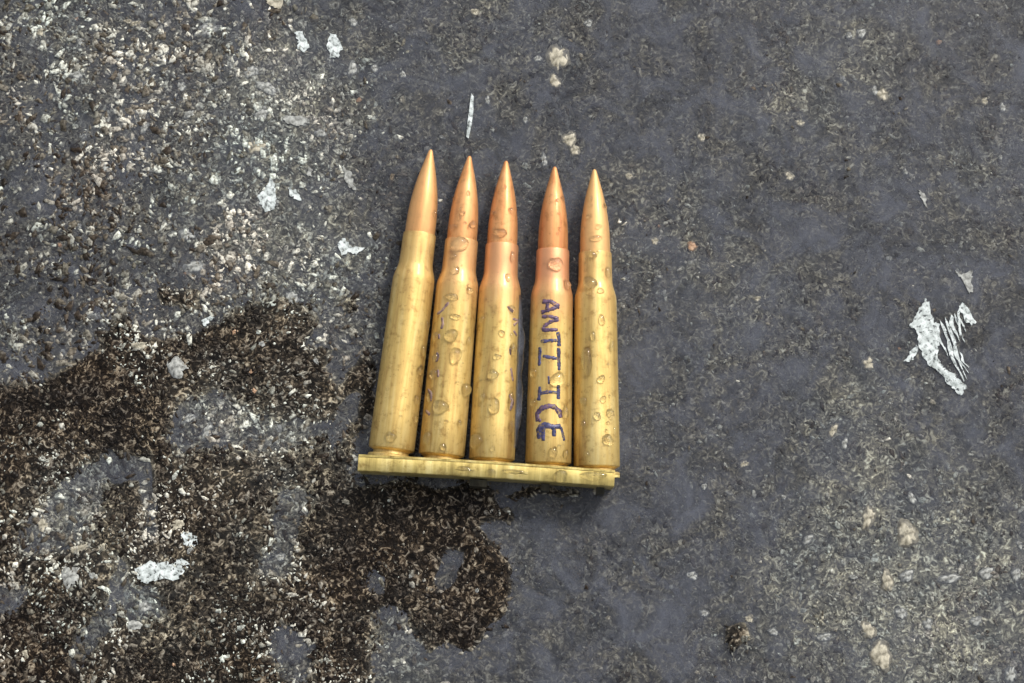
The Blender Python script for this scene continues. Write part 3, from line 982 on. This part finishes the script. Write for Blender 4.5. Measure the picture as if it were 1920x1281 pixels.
# C shaped channel, opening towards the bullets (+y); thickness 0.7 mm
prof = [(-1.9, ZB), (1.8, ZB), (2.15, ZB + 0.15), (2.2, ZB + 0.5), (2.1, ZB + 0.75), (-1.4, ZB + 0.7), (-1.6, ZB + 0.9),
        (-1.6, ZT - 0.9), (-1.4, ZT - 0.7), (2.1, ZT - 0.75), (2.2, ZT - 0.5), (2.15, ZT - 0.15), (1.8, ZT), (-1.6, ZT), (-1.95, ZT - 0.12), (-2.15, ZT - 0.45), (-2.15, ZB + 0.4), (-2.1, ZB + 0.1)]
sweep('channel', prof, -h2, h2, 40, M_clip, clip, bow=0.3, jit=0.025)
sweep('folded_lip', [(1.45, ZT - 0.05), (2.05, ZT - 0.05), (2.15, ZT + 0.05), (2.05, ZT + 0.2), (1.55, ZT + 0.2)], -h2 + 0.1, h2 - 0.1, 40, M_clip, clip, bow=0.3, jit=0.015, seed=4)
# flat spring strip inside the channel behind the rims
sweep('spring', [(-1.5, 3.0), (-1.2, 3.0), (-1.2, 10.2), (-1.5, 10.2)], -h2 + 1, h2 - 1, 20, M_steel, clip, bow=0.2)
# small stops and tabs that stand out of the channel
for (x, w) in ((h2 - 3.2, 2.0), (h2 - 17.5, 2.2), (-2.0, 4.5)):
    sweep('stop_tab', [(-4.1, 3.0), (-2.1, 3.0), (-2.1, 8.2), (-3.9, 8.0)], x - w / 2, x + w / 2, 3, M_steel, clip, jit=0.05)
# pressed ridges on the upper face
for (x, w) in ((-5.4, 5.2), (7.6, 6.0)):
    sweep('pressed_ridge', [(-0.3, ZT - 0.02), (0.45, ZT - 0.02), (0.35, ZT + 0.22), (-0.2, ZT + 0.22)], x - w / 2, x + w / 2, 6, M_clip, clip, jit=0.03)
sweep('end_lip', [(0.3, ZT - 0.7), (1.2, ZT - 0.7), (1.0, ZT - 0.2), (0.4, ZT - 0.2)], h2 - 0.1, h2 + 1.3, 3, M_clip, clip, jit=0.06)


# ------------------------------------------------------------------ water droplets
def dome(fn, ru, rv, hgt, r, n=20):
    """fn(u, v, h) -> world point; a closed dome with a slightly wandering outline"""
    rings = [(1.0, -0.12), (1.0, 0.0), (0.95, 0.30), (0.84, 0.56), (0.66, 0.78), (0.42, 0.93), (0.2, 0.985)]
    ph = [r.uniform(0, 6.28) for _ in range(3)]
    vs = []; fs = []
    for q, h in rings:
        for i in range(n):
            a = 2 * math.pi * i / n
            m = 1 + 0.10 * math.sin(2 * a + ph[0]) + 0.08 * math.sin(3 * a + ph[1]) + 0.04 * math.sin(5 * a + ph[2])
            hh = h * hgt if h > 0 else h
            vs.append(fn(ru * q * m * math.cos(a), rv * q * m * math.sin(a), hh))
    for k_ in range(len(rings) - 1):
        for i in range(n):
            j = (i + 1) % n
            fs.append((k_ * n + i, k_ * n + j, (k_ + 1) * n + j, (k_ + 1) * n + i))
    vs.append(fn(0, 0, hgt)); t_ = len(vs) - 1
    for i in range(n): fs.append(((len(rings) - 1) * n + i, (len(rings) - 1) * n + (i + 1) % n, t_))
    fs.append(tuple(range(n - 1, -1, -1)))
    return vs, fs


def put_drop(vs, fs, label, group):
    c = sum((Vector(v_) for v_ in vs), Vector()) / len(vs)
    o = mesh_obj('water_droplet', [Vector(v_) - c for v_ in vs], fs, M_drop)
    import bmesh
    bm = bmesh.new(); bm.from_mesh(o.data)
    bmesh.ops.recalc_face_normals(bm, faces=bm.faces[:]); bm.to_mesh(o.data); bm.free()
    o.location = c
    return tag(o, label, 'droplet', group)


DROPS = {
    0: [(733, 819, 10, 11), (780, 749, 7, 9), (777, 785, 7, 8), (792, 658, 7, 11), (787, 695, 8, 10), (800, 610, 6, 9), (815, 402, 4, 8)],
    1: [(862, 457, 17, 15), (854, 507, 9, 8), (850, 426, 9, 7), (886, 421, 7, 8), (878, 362, 4, 5), (868, 400, 5, 5), (851, 480, 6, 5), (847, 556, 14, 7), (880, 545, 8, 6), (854, 594, 10, 6), (846, 629, 14, 12), (854, 667, 11, 18),
        (818, 631, 7, 8), (818, 671, 8, 9), (814, 702, 9, 10), (878, 640, 5, 10), (873, 731, 11, 15), (808, 743, 8, 11), (826, 763, 17, 13), (802, 822, 10, 12), (831, 838, 7, 7), (861, 795, 5, 9)],
    2: [(958, 395, 5, 7), (946, 350, 4, 5), (952, 520, 6, 8), (905, 600, 6, 8), (941, 625, 6, 7), (906, 745, 6, 9), (924, 702, 10, 11), (927, 762, 11, 15), (894, 827, 13, 16), (924, 841, 5, 6), (932, 669, 9, 5), (961, 655, 7, 14), (957, 752, 7, 18), (958, 800, 7, 14), (939, 436, 12, 9), (959, 580, 7, 9), (960, 482, 5, 12)],
    3: [(1042, 495, 13, 15), (1062, 534, 9, 10), (1054, 372, 4, 5), (1045, 712, 14, 15), (1001, 699, 8, 9), (1059, 774, 8, 12), (1001, 755, 8, 8), (1060, 851, 7, 9), (1037, 848, 8, 12)],
    4: [(1107, 530, 14, 13), (1118, 447, 12, 6), (1139, 511, 6, 12), (1133, 388, 5, 5), (1104, 406, 6, 5), (1101, 676, 11, 28), (1095, 752, 8, 9), (1127, 711, 8, 8), (1095, 795, 6, 9), (1139, 825, 11, 11),
        (1122, 425, 6, 5), (1108, 372, 4, 5), (1126, 545, 7, 6), (1112, 630, 6, 9), (1146, 650, 5, 11), (1120, 780, 7, 8), (1144, 776, 8, 11), (1131, 749, 6, 7), (1101, 851, 6, 6), (1112, 478, 8, 6), (1128, 600, 6, 12)],
}
NUMW = ['topmost', 'second', 'third', 'fourth', 'fifth', 'sixth', 'seventh', 'eighth', 'ninth', 'tenth', 'eleventh', 'twelfth', 'thirteenth', 'fourteenth', 'fifteenth', 'sixteenth', 'seventeenth', 'eighteenth', 'nineteenth', 'twentieth', 'twenty-first', 'twenty-second', 'twenty-third', 'twenty-fourth', 'twenty-fifth', 'twenty-sixth']
GD = 'water droplets on the cartridges and clip'
rd = random.Random(11)
for ci, lst in DROPS.items():
    lst = sorted(lst, key=lambda q: q[1])
    for k_, (x, y, rx, ry) in enumerate(lst):
        yy, s = to_cart(ci, x, y)
        R0 = surf_r(yy)
        s = max(-0.93 * R0, min(0.93 * R0, s))
        a0 = math.asin(s / R0)
        M, Mi = cart_frames[ci]
        ru = ry * 0.138; rv = rx * 0.138

        def fn(u, v_, h, yy=yy, a0=a0, R0=R0, M=M):
            y2 = yy + u
            return M @ cart_pt(ci, y2, a0 + v_ / R0, h)
        vs, fs = dome(fn, ru, rv, 1.0 * min(ru, rv) ** 0.8, rd)
        place = 'bullet' if yy > 62 else ('neck' if yy > 53 else ('shoulder' if yy > 47 else ('brass body' if yy > 14 else 'lower body')))
        shape = 'round' if 0.75 < rx / ry < 1.33 else ('long' if ry > rx else 'wide')
        sz = 'large' if max(rx, ry) >= 14 else ('small' if max(rx, ry) < 8 else 'medium')
        wh = 'droplet nearest the tip' if k_ == 0 else ('lowest droplet' if k_ == len(lst) - 1 else f'droplet, {NUMW[k_]} from tip')
        put_drop(vs, fs, f'{sz} {shape} {wh}, {place} of {ORD[ci]}', GD)
    # tiny beads
    for _ in range((8, 20, 13, 10, 20)[ci]):
        yy = rd.uniform(6, 74); R0 = surf_r(yy); a0 = rd.uniform(-1.1, 1.1)
        q = rd.uniform(0.22, 0.66)

        def fn(u, v_, h, yy=yy, a0=a0, R0=R0, M=cart_frames[ci][0]):
            return M @ cart_pt(ci, yy + u, a0 + v_ / R0, h)
        vs, fs = dome(fn, q, q * rd.uniform(0.8, 1.1), 0.8 * q, rd, 12)
        put_drop(vs, fs, f'tiny bead of water scattered among the larger droplets on the {ORD[ci]}', 'tiny beads on the ' + ORD[ci])

Mc = Matrix.LocRotScale(clip.location, clip.rotation_euler, None); Mci = Mc.inverted()
CLIPD = [(870, 881, 18, 6, 'long thin droplet left of the middle, on the top edge of the clip'), (920, 887, 11, 7, 'small droplet between the two long ones on the middle of the clip'),
         (964, 886, 22, 6, 'long flat droplet right of the middle of the clip'), (1051, 893, 14, 11, 'round droplet on the clip below the lettered cartridge'),
         (1112, 893, 26, 8, 'long wavy droplet near the right end of the clip')]
for x, y, rx, ry, lab in CLIPD:
    p = Mci @ Vector(at(x, y, ZT * MM))
    ru = rx * 0.138; rv = min(ry * 0.138, 1.8 - abs(p.y / MM) if abs(p.y / MM) < 1.0 else 0.7)

    def fn(u, v_, h, p=p):
        return Mc @ Vector((p.x + u * MM, p.y + v_ * MM, (ZT + h) * MM))
    vs, fs = dome(fn, ru, rv, 0.5 * min(ru, rv) ** 0.8, rd)
    put_drop(vs, fs, 'clear ' + lab, GD)

# a film of rain water held in the wider gap, clinging along the middle cartridge
Mf = cart_frames[2][0]
rows = []
for k_ in range(34):
    yy = 6 + k_ * 1.24
    wv = 1.35 + 0.25 * math.sin(yy * 0.42) + 0.15 * math.sin(yy * 0.9 + 1)
    wv *= min(1, (k_ + 1) / 6, (34 - k_) / 9)
    R0 = surf_r(yy)
    rows.append([(R0 * 0.93, yy, 1.0), (R0 * 0.93, yy, 2.1), (R0 + 0.3 * wv, yy, 1.3), (R0 + 0.8 * wv, yy, 0.8), (R0 + wv, yy, 0.1), (R0 + wv * 0.8, yy, -0.6), (R0 * 0.95, yy, -0.6)])
vs = []; fs = []
for r_w in rows:
    for (x, y, z) in r_w: vs.append(Mf @ Vector((x * MM, y * MM, z * MM)))
for k_ in range(len(rows) - 1):
    for i in range(7):
        j = (i + 1) % 7
        fs.append((k_ * 7 + i, k_ * 7 + j, (k_ + 1) * 7 + j, (k_ + 1) * 7 + i))
fs.append(tuple(range(7))); fs.append(tuple((len(rows) - 1) * 7 + i for i in range(6, -1, -1)))
c0 = sum(vs, Vector()) / len(vs)
film = mesh_obj('water_film', [v_ - c0 for v_ in vs], fs, M_water)
film.location = c0
fa = film.data.attributes.new('sky_veil', 'FLOAT', 'POINT')
fa.data.foreach_set('value', np.full(len(film.data.vertices), 1.3, dtype=np.float32))  # film greyed by colour, in place of the sky mirrored in it
tag(film, 'greyish wavy strip of water in the gap right of the middle cartridge', 'water film')

S.render.filter_size = 1.9
S.cycles.max_bounces = 10
S.cycles.transparent_max_bounces = 8
S.cycles.sample_clamp_indirect = 4
